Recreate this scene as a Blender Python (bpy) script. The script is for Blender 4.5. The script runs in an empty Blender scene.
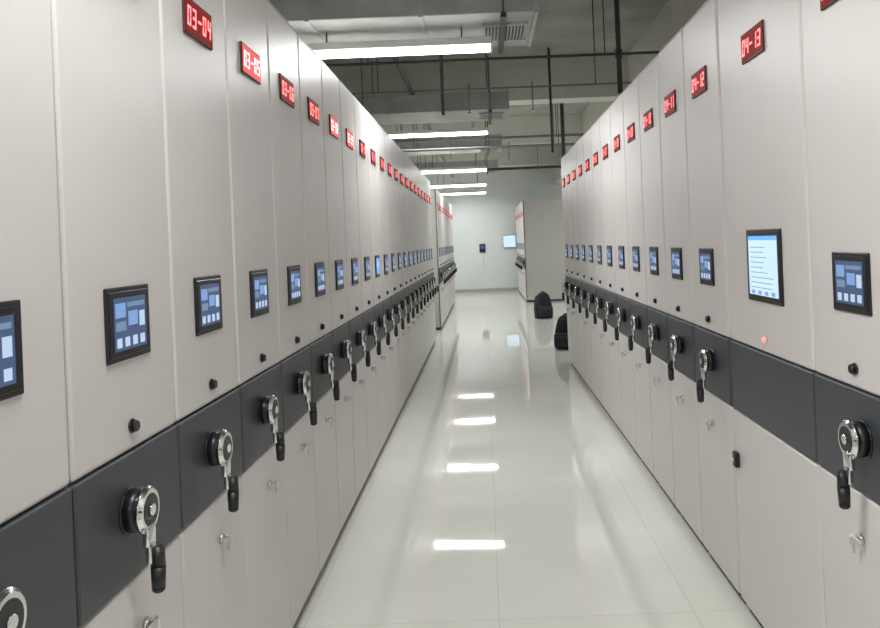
import bpy, bmesh, math, random
from mathutils import Matrix, Vector
random.seed(4)
scene = bpy.context.scene
F=780.0; EYE=1.55
XL=-0.817; XR=0.995
BACK=24.3; FRONT=-2.6; WL=-5.0; WR=5.2; CEIL=4.2
CH=2.54

# ------------------------------------------------------------ materials
def mat(name, col, rough=0.5, metal=0.0, noise=0.0, nscale=8.0, bump=0.0, bscale=200.0, coat=0.0):
    m=bpy.data.materials.new(name); m.use_nodes=True
    nt=m.node_tree; b=nt.nodes['Principled BSDF']
    b.inputs['Base Color'].default_value=(*col,1); b.inputs['Roughness'].default_value=rough
    b.inputs['Metallic'].default_value=metal
    if coat: b.inputs['Coat Weight'].default_value=coat; b.inputs['Coat Roughness'].default_value=0.15
    tc=nt.nodes.new('ShaderNodeTexCoord')
    if noise>0:
        n=nt.nodes.new('ShaderNodeTexNoise'); n.inputs['Scale'].default_value=nscale; n.inputs['Detail'].default_value=5
        r=nt.nodes.new('ShaderNodeValToRGB')
        r.color_ramp.elements[0].position=.3; r.color_ramp.elements[1].position=.7
        r.color_ramp.elements[0].color=(*[max(0,c*(1-noise)) for c in col],1)
        r.color_ramp.elements[1].color=(*[min(1,c*(1+noise)) for c in col],1)
        nt.links.new(tc.outputs['Object'],n.inputs['Vector']); nt.links.new(n.outputs['Fac'],r.inputs['Fac'])
        nt.links.new(r.outputs['Color'],b.inputs['Base Color'])
    if bump>0:
        n2=nt.nodes.new('ShaderNodeTexNoise'); n2.inputs['Scale'].default_value=bscale
        bp=nt.nodes.new('ShaderNodeBump'); bp.inputs['Strength'].default_value=bump; bp.inputs['Distance'].default_value=.002
        nt.links.new(tc.outputs['Object'],n2.inputs['Vector']); nt.links.new(n2.outputs['Fac'],bp.inputs['Height'])
        nt.links.new(bp.outputs['Normal'],b.inputs['Normal'])
    return m
def emit(name,col,s,base=(0.02,0.02,0.02),rough=.55):
    m=bpy.data.materials.new(name); m.use_nodes=True
    b=m.node_tree.nodes['Principled BSDF']
    b.inputs['Base Color'].default_value=(*base,1); b.inputs['Roughness'].default_value=rough
    b.inputs['Emission Color'].default_value=(*col,1); b.inputs['Emission Strength'].default_value=s
    return m
M_panel=mat('painted_steel_beige',(.63,.60,.585),.36,noise=.02,nscale=3,bump=.25,bscale=350)
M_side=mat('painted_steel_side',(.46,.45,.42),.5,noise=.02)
M_edge=mat('panel_edge_shadow_gap',(.13,.12,.115),.5)
M_band=mat('painted_steel_charcoal',(.046,.052,.060),.42,bump=.2,bscale=350)
M_plinth=mat('dark_plinth',(.04,.04,.04),.6)
M_black=mat('black_plastic',(.009,.009,.011),.35)
M_rubber=mat('black_rubber_grip',(.008,.008,.008),.45)
M_chrome=mat('chrome',(.78,.78,.79),.14,metal=1)
M_steel=mat('brushed_steel',(.55,.54,.53),.32,metal=1)
M_disp=emit('lcd_display_dark',(.07,.13,.30),.60,rough=.4)
M_disp2=emit('lcd_display_block',(.25,.45,.85),.75,rough=.4)
M_icon=emit('lcd_icons',(.62,.78,1.0),.8)
M_bdisp=emit('lcd_display_bright',(.62,.84,1.0),1.0)
M_btxt=emit('lcd_text_grey',(.25,.42,.6),.6)
M_blue=emit('lcd_display_blue',(.12,.4,1.0),1.2)
M_redbg=emit('led_sign_face',(.42,.004,.006),.30,(.1,.0,.0),.7)
M_redbg2=emit('led_sign_face_bright',(1.0,.13,.12),.85,(.2,.02,.02),.7)
M_frame=mat('led_sign_housing',(.06,.008,.008),.5)
M_led=emit('led_digits',(1.0,.13,.13),4.0)
M_led2=emit('led_digits_white',(1.0,.72,.72),2.2)
M_ledpt=emit('indicator_red',(1.0,.05,.04),8)
M_lamp=emit('fluorescent_diffuser',(1.0,1.0,.98),8,(.8,.8,.8))
M_lamph=mat('lamp_housing_white',(.7,.7,.68),.5)
M_duct=mat('galvanised_duct',(.42,.43,.42),.45,metal=.2,noise=.12,nscale=5)
M_grille=mat('grille_dark',(.08,.08,.08),.6)
M_pipe=mat('dark_pipe',(.05,.05,.05),.5)
M_gpipe=mat('grey_conduit',(.22,.22,.22),.4,metal=.5)
M_conc=mat('ceiling_concrete_paint',(.40,.40,.365),.9,noise=.22,nscale=1.6)
M_beam=mat('beam_plaster',(.70,.70,.64),.9,noise=.06,nscale=2)
M_wall=mat('wall_paint',(.77,.81,.80),.8,noise=.03,nscale=1.5)
M_bag=mat('nylon_black',(.010,.010,.013),.7,bump=.5,bscale=300)
M_zip=mat('bag_trim',(.05,.05,.055),.5)
M_white=mat('white_plastic',(.85,.85,.85),.4)

# floor tiles
M_floor=bpy.data.materials.new('polished_porcelain_tiles'); M_floor.use_nodes=True
nt=M_floor.node_tree; b=nt.nodes['Principled BSDF']
tc=nt.nodes.new('ShaderNodeTexCoord'); br=nt.nodes.new('ShaderNodeTexBrick')
br.offset=0; br.squash=1
br.inputs['Scale'].default_value=1; br.inputs['Brick Width'].default_value=.8; br.inputs['Row Height'].default_value=.8
br.inputs['Mortar Size'].default_value=.0018; br.inputs['Mortar Smooth'].default_value=.2
br.inputs['Color1'].default_value=(.86,.87,.795,1); br.inputs['Color2'].default_value=(.88,.89,.825,1); br.inputs['Mortar'].default_value=(.68,.69,.63,1)
nz=nt.nodes.new('ShaderNodeTexNoise'); nz.inputs['Scale'].default_value=2.5; nz.inputs['Detail'].default_value=6
mx=nt.nodes.new('ShaderNodeMixRGB'); mx.blend_type='MULTIPLY'; mx.inputs['Fac'].default_value=.06
nt.links.new(tc.outputs['Object'],br.inputs['Vector']); nt.links.new(tc.outputs['Object'],nz.inputs['Vector'])
nt.links.new(br.outputs['Color'],mx.inputs['Color1']); nt.links.new(nz.outputs['Fac'],mx.inputs['Color2'])
nt.links.new(mx.outputs['Color'],b.inputs['Base Color'])
b.inputs['Roughness'].default_value=.03; b.inputs['IOR'].default_value=1.75
nz2=nt.nodes.new('ShaderNodeTexNoise'); nz2.inputs['Scale'].default_value=2.0; nz2.inputs['Detail'].default_value=1; bp=nt.nodes.new('ShaderNodeBump')
bp.inputs['Strength'].default_value=.06; bp.inputs['Distance'].default_value=.01
nt.links.new(tc.outputs['Object'],nz2.inputs['Vector']); nt.links.new(nz2.outputs['Fac'],bp.inputs['Height']); nt.links.new(bp.outputs['Normal'],b.inputs['Normal'])

# ------------------------------------------------------------ mesh builder
class MB:
    def __init__(s): s.bm=bmesh.new(); s.mats=[]
    def mi(s,m):
        if m not in s.mats: s.mats.append(m)
        return s.mats.index(m)
    def add(s,t,m,smooth=False):
        i=s.mi(m)
        for f in t.faces: f.material_index=i; f.smooth=smooth
        me=bpy.data.meshes.new('tmp'); t.to_mesh(me); t.free()
        s.bm.from_mesh(me); bpy.data.meshes.remove(me)
    def box(s,lo,hi,m,bev=0,seg=2,rot=None,smooth=False):
        t=bmesh.new(); bmesh.ops.create_cube(t,size=1)
        c=[(a+b)/2 for a,b in zip(lo,hi)]; d=[abs(b-a) for a,b in zip(lo,hi)]
        for v in t.verts: v.co=Vector((v.co.x*d[0],v.co.y*d[1],v.co.z*d[2]))
        if bev: bmesh.ops.bevel(t,geom=list(t.edges),offset=bev,segments=seg,affect='EDGES',profile=.5)
        M=Matrix.Translation(c)
        if rot is not None: M=M@rot
        bmesh.ops.transform(t,matrix=M,verts=t.verts); s.add(t,m,smooth)
    def cyl(s,p,q,r,m,r2=None,n=20,bev=0,smooth=True):
        p=Vector(p);q=Vector(q); t=bmesh.new()
        bmesh.ops.create_cone(t,cap_ends=True,segments=n,radius1=r,radius2=r if r2 is None else r2,depth=(q-p).length)
        if bev:
            ed=[e for e in t.edges if len(e.link_faces)==2 and any(len(f.verts)>4 for f in e.link_faces)]
            bmesh.ops.bevel(t,geom=ed,offset=bev,segments=2,affect='EDGES')
        rot=(q-p).to_track_quat('Z','Y').to_matrix().to_4x4()
        bmesh.ops.transform(t,matrix=Matrix.Translation((p+q)/2)@rot,verts=t.verts)
        i=s.mi(m)
        for f in t.faces: f.material_index=i; f.smooth=(len(f.verts)<=4) and smooth
        me=bpy.data.meshes.new('tmp'); t.to_mesh(me); t.free(); s.bm.from_mesh(me); bpy.data.meshes.remove(me)
    def sph(s,c,r,m,sc=(1,1,1)):
        t=bmesh.new(); bmesh.ops.create_uvsphere(t,u_segments=20,v_segments=12,radius=r)
        bmesh.ops.transform(t,matrix=Matrix.Translation(c)@Matrix.Diagonal((*sc,1)),verts=t.verts); s.add(t,m,True)
    def quad(s,pts,m):
        i=s.mi(m); vs=[s.bm.verts.new(p) for p in pts]; f=s.bm.faces.new(vs); f.material_index=i
    def mesh(s,name):
        me=bpy.data.meshes.new(name); s.bm.to_mesh(me); s.bm.free()
        for m in s.mats: me.materials.append(m)
        return me
def obj(name,me,parent=None,loc=(0,0,0),rz=0):
    o=bpy.data.objects.new(name,me); scene.collection.objects.link(o)
    o.location=loc; o.rotation_euler=(0,0,rz)
    if parent: o.parent=parent
    return o
def empty(name,loc=(0,0,0),rz=0):
    o=bpy.data.objects.new(name,None); o.empty_display_size=.1; scene.collection.objects.link(o)
    o.location=loc; o.rotation_euler=(0,0,rz); return o

# ------------------------------------------------------------ room
def slab(name,lo,hi,m):
    k=MB(); k.box(lo,hi,m); return obj(name,k.mesh(name))
slab('floor',(WL,FRONT,-.1),(WR,BACK,0),M_floor)
slab('ceiling',(WL,FRONT,CEIL),(WR,BACK,CEIL+.15),M_conc)
slab('wall_back',(WL-.15,BACK,-.1),(WR+.15,BACK+.15,CEIL+.15),M_wall)
slab('wall_front',(WL-.15,FRONT-.15,-.1),(WR+.15,FRONT,CEIL+.15),M_wall)
slab('wall_left',(WL-.15,FRONT,-.1),(WL,BACK,CEIL+.15),M_wall)
slab('wall_right',(WR,FRONT,-.1),(WR+.15,BACK,CEIL+.15),M_wall)
slab('baseboard_back',(-1.0,BACK-.012,0),(1.0,BACK,.1),M_side)
k=MB()
k.box((2.2,FRONT,3.25),(2.55,BACK,CEIL+.02),M_beam)
k.box((-2.9,FRONT,3.4),(-2.6,BACK,CEIL+.02),M_beam)
for y in (2.3,11.4,16.6,21.2):
    k.box((-2.6,y,3.6),(2.2,y+.4,CEIL+.02),M_beam)
k.box((-2.6,6.9,3.9),(2.2,7.15,CEIL+.02),M_beam)
obj('ceiling_beams',k.mesh('ceiling_beams'))

# ------------------------------------------------------------ cabinet parts
def body_mesh(w,name,deep=3.6):
    k=MB(); g=.004; h=w/2-g
    k.box((-.035,-h,.05),(0,h,.825),M_panel,.010,3)
    k.box((-.035,-h,1.112),(0,h,CH),M_panel,.010,3)
    k.box((-.035,-h-.001,.829),(.003,h+.001,1.108),M_band,.007,3)
    k.box((-.034,-h-.0035,.052),(-.012,h+.0035,CH-.002),M_edge)
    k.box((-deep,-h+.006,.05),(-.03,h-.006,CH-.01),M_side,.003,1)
    k.box((-deep+.02,-h+.02,0),(-.03,h-.02,.06),M_plinth)
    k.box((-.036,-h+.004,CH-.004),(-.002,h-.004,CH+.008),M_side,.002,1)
    return k.mesh(name)
W1=.517; W2=.54
body_l=body_mesh(W1,'cabinet_body_a'); body_r=body_mesh(W2,'cabinet_body_b'); body_m=body_mesh(.82,'cabinet_body_c')

def screen_mesh(name,w,h,style):
    k=MB()
    k.box((0,-w/2,-h/2),(.006,w/2,h/2),M_black,.003,2)
    k.box((.004,-w/2+.01,-h/2+.01),(.008,w/2-.01,h/2-.01),M_black,.0015,1)
    x=.0086; a=w/2-.028; b=h/2-.024
    def q(y0,y1,z0,z1,m,dx=0): k.quad([(x+dx,y0,z0),(x+dx,y1,z0),(x+dx,y1,z1),(x+dx,y0,z1)],m)
    if style=='dark':
        q(-a,a,-b,b,M_disp)
        q(-a*.92,-a*.3,b*.25,b*.8,M_disp2,.0003); q(-a*.2,a*.9,b*.62,b*.8,M_btxt,.0003)
        q(-a*.15,a*.45,-b*.1,b*.45,M_disp2,.0003); q(a*.55,a*.9,-b*.2,b*.4,M_icon,.0003)
        q(-a*.9,-a*.3,-b*.25,b*.1,M_btxt,.0003)
        for i in range(4):
            c=-a*.72+i*a*.48; q(c-a*.15,c+a*.15,-b*.88,-b*.52,M_icon,.0003)
    elif style=='blue':
        q(-a,a,-b,b,M_blue); q(-a*.7,a*.7,-b*.1,b*.5,M_icon,.0003)
    else:
        q(-a,a,-b,b,M_bdisp); q(-a,a,b*.86,b,M_blue,.0003)
        for i in range(9):
            z=b*.62-i*b*.17; q(-a*.85,a*(random.uniform(.0,.8)),z-b*.012,z+b*.012,M_btxt,.0003)
        for i in range(4):
            c=-a*.7+i*a*.46; q(c-a*.12,c+a*.12,-b*.97,-b*.84,M_disp2,.0005)
    return k.mesh(name)
scr_dark=screen_mesh('touch_screen_dark',.215,.165,'dark')
scr_blue=screen_mesh('touch_screen_blue',.215,.165,'blue')
scr_big=screen_mesh('touch_screen_large',.34,.262,'bright')

SEG={'0':'abcdef','1':'bc','2':'abged','3':'abgcd','4':'fgbc','5':'afgcd','6':'afgedc','7':'abc','8':'abcdefg','9':'abcdfg','-':'g'}
sign_cache={}
def sign_mesh(txt,bright):
    key=(txt,bright)
    if key in sign_cache: return sign_cache[key]
    k=MB(); w=.222; h=.108
    k.box((0,-w/2,-h/2),(.008,w/2,h/2),M_frame,.002,1)
    x=.0085; bg=M_redbg2 if bright else M_redbg; ld=M_led2 if bright else M_led
    k.quad([(x,-w/2+.006,-h/2+.006),(x,w/2-.006,-h/2+.006),(x,w/2-.006,h/2-.006),(x,-w/2+.006,h/2-.006)],bg)
    x=.0092; dw=.027; dh=.058; t=.0078; pitch=.040
    for i,ch in enumerate(txt):
        cy=(i-(len(txt)-1)/2)*pitch
        R={'a':(-dw/2,dw/2,dh/2-t,dh/2),'d':(-dw/2,dw/2,-dh/2,-dh/2+t),'g':(-dw/2,dw/2,-t/2,t/2),
           'f':(-dw/2,-dw/2+t,t*.2,dh/2-t*.2),'b':(dw/2-t,dw/2,t*.2,dh/2-t*.2),
           'e':(-dw/2,-dw/2+t,-dh/2+t*.2,-t*.2),'c':(dw/2-t,dw/2,-dh/2+t*.2,-t*.2)}
        for sg in SEG[ch]:
            a,b2,c,d=R[sg]
            sh=.12; xx=x+.0001*'abcdefg'.index(sg)
            k.quad([(xx,cy+a+c*sh,c),(xx,cy+b2+c*sh,c),(xx,cy+b2+d*sh,d),(xx,cy+a+d*sh,d)],ld)
    me=k.mesh('led_sign_'+txt); sign_cache[key]=me; return me

# crank handle: hub, chrome arm, hanging black grip
k=MB()
k.cyl((0,0,0),(.006,0,0),.050,M_black,n=32,bev=.002)
k.cyl((.005,0,0),(.034,0,0),.048,M_black,n=32,bev=.003)
k.cyl((.032,0,0),(.050,0,0),.052,M_chrome,n=36,bev=.007)
k.cyl((.0495,0,0),(.0515,0,0),.036,M_black,n=32,bev=.0008)
k.cyl((.051,0,0),(.056,0,0),.013,M_chrome,n=20,bev=.001)
k.box((.036,-.019,-.080),(.054,.019,-.030),M_chrome,.007,3,smooth=True)
k.box((.040,-.014,-.118),(.056,.014,-.065),M_chrome,.006,3,rot=Matrix.Rotation(math.radians(-5),4,'Y'),smooth=True)
k.cyl((.046,0,-.100),(.068,0,-.100),.012,M_chrome,n=18,bev=.003)
k.cyl((.064,0,-.080),(.064,0,-.125),.0135,M_rubber,.0165,n=18,bev=.004)
k.cyl((.064,0,-.120),(.064,0,-.172),.0165,M_rubber,.0145,n=18,bev=.004)
k.sph((.064,0,-.172),.0145,M_rubber,(1,1,.7))
crank=k.mesh('crank_handle')
k=MB(); k.cyl((0,0,0),(.006,0,0),.017,M_black,n=20,bev=.002); k.cyl((.005,0,0),(.016,0,0),.012,M_black,.014,n=20,bev=.003)
knob=k.mesh('release_knob')
k=MB(); k.cyl((0,0,0),(.012,0,0),.016,M_chrome,n=18,bev=.002); k.box((.011,-.004,-.012),(.034,.004,.012),M_chrome,.002,1)
k.box((.012,-.03,-.006),(.02,.03,.006),M_steel,.002,1); k.box((.022,-.003,-.035),(.027,.003,-.01),M_steel,.001,1)
lock=k.mesh('door_lock')

def cabinet(side,yc,label,scr='dark',bright=False,master=False,zj=0,handle=True):
    x=XL if side=='L' else XR
    rz=0 if side=='L' else math.pi; s=1 if side=='L' else -1
    p=empty('mobile_shelving_cabinet',(x,yc,0),rz)
    obj('body',body_m if master else (body_l if side=='L' else body_r),p)
    sm={'dark':scr_dark,'blue':scr_blue,'big':scr_big}[scr]
    obj('touch_screen',sm,p,(0,.025 if master else 0,1.40 if not master else 1.425))
    obj('led_sign',sign_mesh(label,bright),p,(0,0,2.225))
    if master:
        k=MB(); k.cyl((0,0,0),(.008,0,0),.012,M_chrome,n=20,bev=.001); k.sph((.009,0,0),.009,M_ledpt,(.6,1,1))
        obj('indicator_light',k.mesh('indicator_light'),p,(0,0.01,1.16))
        k=MB(); k.box((0,-.02,-.03),(.02,.02,.03),M_black,.004,2); k.cyl((.019,0,0),(.024,0,0),.008,M_chrome)
        obj('door_lock',k.mesh('door_latch'),p,(0,-.36,.63))
    else:
        obj('release_knob',knob,p,(0,0,1.165))
        if handle: 
            c=obj('crank_handle',crank,p,(.003,(-.035 if s>0 else .04),.985)); c.rotation_euler=(math.radians(zj),0,0)
            obj('door_lock',lock,p,(0,.03 if s>0 else 0,.70))
    return p
for i in range(-3,21):
    yc=1.771+i*W1
    cabinet('L',yc,'03-%02d'%max(1,3+i),scr='blue' if i==8 else 'dark',bright=i in(2,5,6),zj=random.uniform(-5,5))
for i in range(13):
    cabinet('L',14.25+i*W1,'02-%02d'%(i+1))
cabinet('R',2.80,'04-13',scr='big',master=True)
for i in range(1,6): cabinet('R',2.39-W2/2-(i-1)*W2,'04-%02d'%(13+i),zj=random.uniform(-5,5))
for i in range(12):
    p=cabinet('R',3.225+W2/2+i*W2,'04-%02d'%(12-i),zj=random.uniform(-5,5))
    if i==11:
        k=MB(); k.box((-.06,-.30,-.16),(.03,-.265,.16),M_white,.008,2); k.cyl((.028,-.283,-.09),(.05,-.283,-.09),.01,M_white,n=14)
        k.cyl((.028,-.283,.09),(.05,-.283,.09),.01,M_white,n=14); k.cyl((.05,-.283,-.11),(.05,-.283,.11),.012,M_white,n=14,bev=.003)
        obj('end_pull_handle',k.mesh('end_pull_handle'),p,(0,0,.93))
for i in range(8): cabinet('R',19.5+W2/2+i*W2,'05-%02d'%(8-i))

# ------------------------------------------------------------ ceiling fixtures
def lamp(x0,x1,y,z,power,top=CEIL):
    c=((x0+x1)/2,y,z); L=(x1-x0)/2
    p=empty('batten_light',c)
    k=MB()
    k.box((-L,-.045,.02),(L,.045,.075),M_lamph,.006,2)
    k.box((-L-.012,-.05,-.035),(-L+.004,.05,.078),M_lamph,.004,1)
    k.box((L-.004,-.05,-.035),(L+.012,.05,.078),M_lamph,.004,1)
    for s in (-.7,.7): k.cyl((L*s,0,.07),(L*s,0,top-z),.005,M_pipe,n=8)
    obj('housing',k.mesh('lamp_housing'),p)
    k=MB(); k.box((-L+.004,-.036,-.03),(L-.004,.036,.022),M_lamp,.018,3)
    obj('diffuser',k.mesh('lamp_diffuser'),p)
    ld=bpy.data.lights.new('tube_light','AREA'); ld.shape='RECTANGLE'; ld.size=2*L-.05; ld.size_y=.055; ld.energy=power; ld.color=(.99,1,.985)
    obj('tube_light',ld,p,(0,0,-.036))
lamp(-1.33,.11,5.83,3.0,50,top=3.16)
lamp(-1.50,.13,12.5,3.3,50)
for y,e in ((15.7,46),(19.8,42),(23.0,22)): lamp(-1.33,.11,y,3.0,e)
lamp(-1.33,.11,1.3,3.0,54); lamp(-1.33,.11,-1.6,3.0,46)  # out-of-view lamps, added to light the near cabinets
for y in (1.2,6.5,12,17.9,22.3):  # fill lamps added over both shelving rows, hidden by the cabinets
    lamp(-4.3,-3.0,y,3.0,36); lamp(3.0,4.3,y,3.0,36)

def duct(y0,y1,z0,z1,x1):
    p=empty('air_duct',((x1-2.5)/2,(y0+y1)/2,(z0+z1)/2)); cx,cy,cz=p.location
    k=MB()
    k.box((-2.5-cx,y0-cy,z0-cz),(x1-cx,y1-cy,z1-cz),M_duct,.006,1)
    for xx in (-2.0,-1.2,-.4,x1-.03):
        k.box((xx-cx,y0-cy-.012,z0-cz-.012),(xx+.03-cx,y1-cy+.012,z1-cz+.012),M_duct,.002,1)
    obj('duct_body',k.mesh('duct_body'),p)
    k=MB()
    for s in (-1.5,x1-.25):
        for yy in (y0-.03,y1+.03): k.cyl((s-cx,yy-cy,z0-cz-.03),(s-cx,yy-cy,CEIL-cz),.006,M_pipe,n=8)
        k.box((s-cx-.02,y0-cy-.06,z0-cz-.045),(s-cx+.02,y1-cy+.06,z0-cz-.013),M_pipe)
    obj('duct_hangers',k.mesh('duct_hangers'),p)
    k=MB(); gx0=x1-.38; gx1=x1-.08; gy0=y0+.25; gy1=y1-.25
    k.box((gx0-cx,gy0-cy,z0-cz-.012),(gx1-cx,gy1-cy,z0-cz),M_grille)
    n=12
    for i in range(n+1):
        xx=gx0+(gx1-gx0)*i/n; k.box((xx-.005-cx,gy0-cy,z0-cz-.02),(xx+.005-cx,gy1-cy,z0-cz-.008),M_duct)
    for yy in (gy0,gy1): k.box((gx0-.02-cx,yy-.015-cy,z0-cz-.022),(gx1+.02-cx,yy+.015-cy,z0-cz),M_duct)
    obj('vent_grille',k.mesh('vent_grille'),p)
duct(5.5,6.45,3.16,3.5,.45)
duct(10.15,11.1,3.27,3.50,.40)
duct(14.2,15.0,3.27,3.50,.40)
duct(18.6,19.4,3.27,3.50,.40)

k=MB()
def pr(y,z,x0,x1,r,m):
    k.cyl((x0,y,z),(x1,y,z),r,m,n=12)
    for i in range(int((x1-x0)/1.2)+1): k.cyl((x0+.3+i*1.2,y,z),(x0+.3+i*1.2,y,CEIL),.006,M_pipe,n=6)
pr(7.9,3.40,-2.6,2.2,.014,M_pipe); pr(8.6,3.24,-2.6,2.2,.010,M_gpipe)
pr(13.2,3.3,-2.6,2.2,.022,M_gpipe); pr(12.9,3.12,-2.6,1.6,.014,M_gpipe); pr(13.7,3.2,-2.6,2.2,.020,M_gpipe); pr(17.8,3.2,-2.6,2.2,.03,M_pipe)
for x,z,r in ((-.9,3.62,.03),):
    k.cyl((x,7.3,z),(x,BACK,z),r,M_gpipe,n=14)
k.cyl((1.44,7.9,3.0),(1.44,7.9,CEIL),.026,M_pipe,n=14)
k.cyl((1.44,7.9,3.36),(1.44,7.9,3.44),.036,M_pipe,n=14)
k.cyl((1.30,12.2,2.7),(1.30,12.2,CEIL),.03,M_pipe,n=14)
k.cyl((1.0,10.8,2.75),(1.0,10.8,CEIL),.018,M_pipe,n=14)
k.cyl((-.02,5.1,3.3),(-.02,5.1,CEIL),.014,M_pipe,n=12)
k.cyl((-.36,7.9,2.85),(-.36,7.9,CEIL),.018,M_pipe,n=12)
for x,y in ((.6,8.6),(-.5,13.2),(.5,13.7),(-.1,8.6)):
    k.cyl((x,y,2.98),(x,y,3.3),.008,M_gpipe,n=10); k.cyl((x,y,2.97),(x,y,2.985),.022,M_steel,n=12)
obj('ceiling_pipework',k.mesh('ceiling_pipework'))

# ------------------------------------------------------------ backpacks
def backpack(loc,rz,s=1.0):
    p=empty('backpack',loc,rz); 
    k=MB(); t=bmesh.new(); bmesh.ops.create_cube(t,size=1)
    bmesh.ops.subdivide_edges(t,edges=list(t.edges),cuts=4,use_grid_fill=True)
    for v in t.verts:
        x,y,z=v.co.x,v.co.y,v.co.z
        h=z+.5; tw=1-.35*max(0,h-.45)**1.3*2
        r=max(.0,1-(abs(x)*2)**4*.12-(abs(y)*2)**4*.12)
        v.co=Vector((x*.36*tw*r*s,y*.22*(1-.45*h*h)*r*s,h*.46*s*(1-.12*(abs(x)*2)**2)))
    bmesh.ops.smooth_vert(t,verts=t.verts,factor=.4,use_axis_x=True,use_axis_y=True,use_axis_z=True)
    lo=min(v.co.z for v in t.verts)
    for v in t.verts: v.co.z-=lo
    k.add(t,M_bag,True)
    k.box((-.12*s,-.17*s,.03*s),(.12*s,-.07*s,.22*s),M_bag,.03*s,4,smooth=True)
    k.box((-.11*s,-.175*s,.17*s),(.11*s,-.168*s,.18*s),M_zip,.001,1)
    def tube(pts,r,m):
        for a,b2 in zip(pts,pts[1:]): k.cyl(a,b2,r,m,n=8); k.sph(b2,r,m)
    tube([(-.04*s,0,.40*s),(-.035*s,0,.455*s),(0,0,.475*s),(.035*s,0,.455*s),(.04*s,0,.40*s)],.008*s,M_bag)
    for q in (-1,1):
        tube([(q*.07*s,.03*s,.41*s),(q*.09*s,.10*s,.38*s),(q*.11*s,.135*s,.27*s),(q*.12*s,.125*s,.14*s),(q*.13*s,.07*s,.04*s)],.014*s,M_bag)
    obj('bag_body',k.mesh('bag_body'),p)
backpack((1.12,15.4,0.0),.3,1.12)
backpack((1.11,11.0,0.0),-.5,1.05)
k=MB(); k.box((-.09,-.05,-.13),(.09,0,.13),M_black,.008,2); k.box((-.06,-.056,-.02),(.06,-.049,.09),M_disp,.001,1); k.box((-.012,-.02,-.75),(.012,0,-.12),M_white,.002,1)
obj('access_control_panel',k.mesh('access_control_panel'),loc=(-.06,BACK,1.36))
k=MB(); k.box((-.2,-.06,-.19),(.2,-.02,.19),M_black,.008,2); k.box((-.08,-.03,-.08),(.08,0,.08),M_black)
k.quad([(-.19,-.061,-.18),(.19,-.061,-.18),(.19,-.061,.18),(-.19,-.061,.18)],M_bdisp)
obj('wall_monitor',k.mesh('wall_monitor'),loc=(.79,BACK,1.54))

# ------------------------------------------------------------ camera
cd=bpy.data.cameras.new('camera'); cam=bpy.data.objects.new('camera',cd); scene.collection.objects.link(cam)
cd.sensor_width=36; cd.lens=F/880*36; cd.clip_start=.02
cd.shift_x=-44/880; cd.shift_y=-72/880
cam.matrix_world=Matrix.Translation((0,0,EYE))@Matrix.Rotation(math.radians(90),4,'X')@Matrix.Rotation(math.radians(-2.3),4,'Z')
scene.camera=cam
w=bpy.data.worlds.new('world'); scene.world=w; w.use_nodes=True
w.node_tree.nodes['Background'].inputs[0].default_value=(.5,.52,.55,1); w.node_tree.nodes['Background'].inputs[1].default_value=.3
scene.view_settings.view_transform='Standard'; scene.view_settings.look='None'; scene.view_settings.exposure=0.04
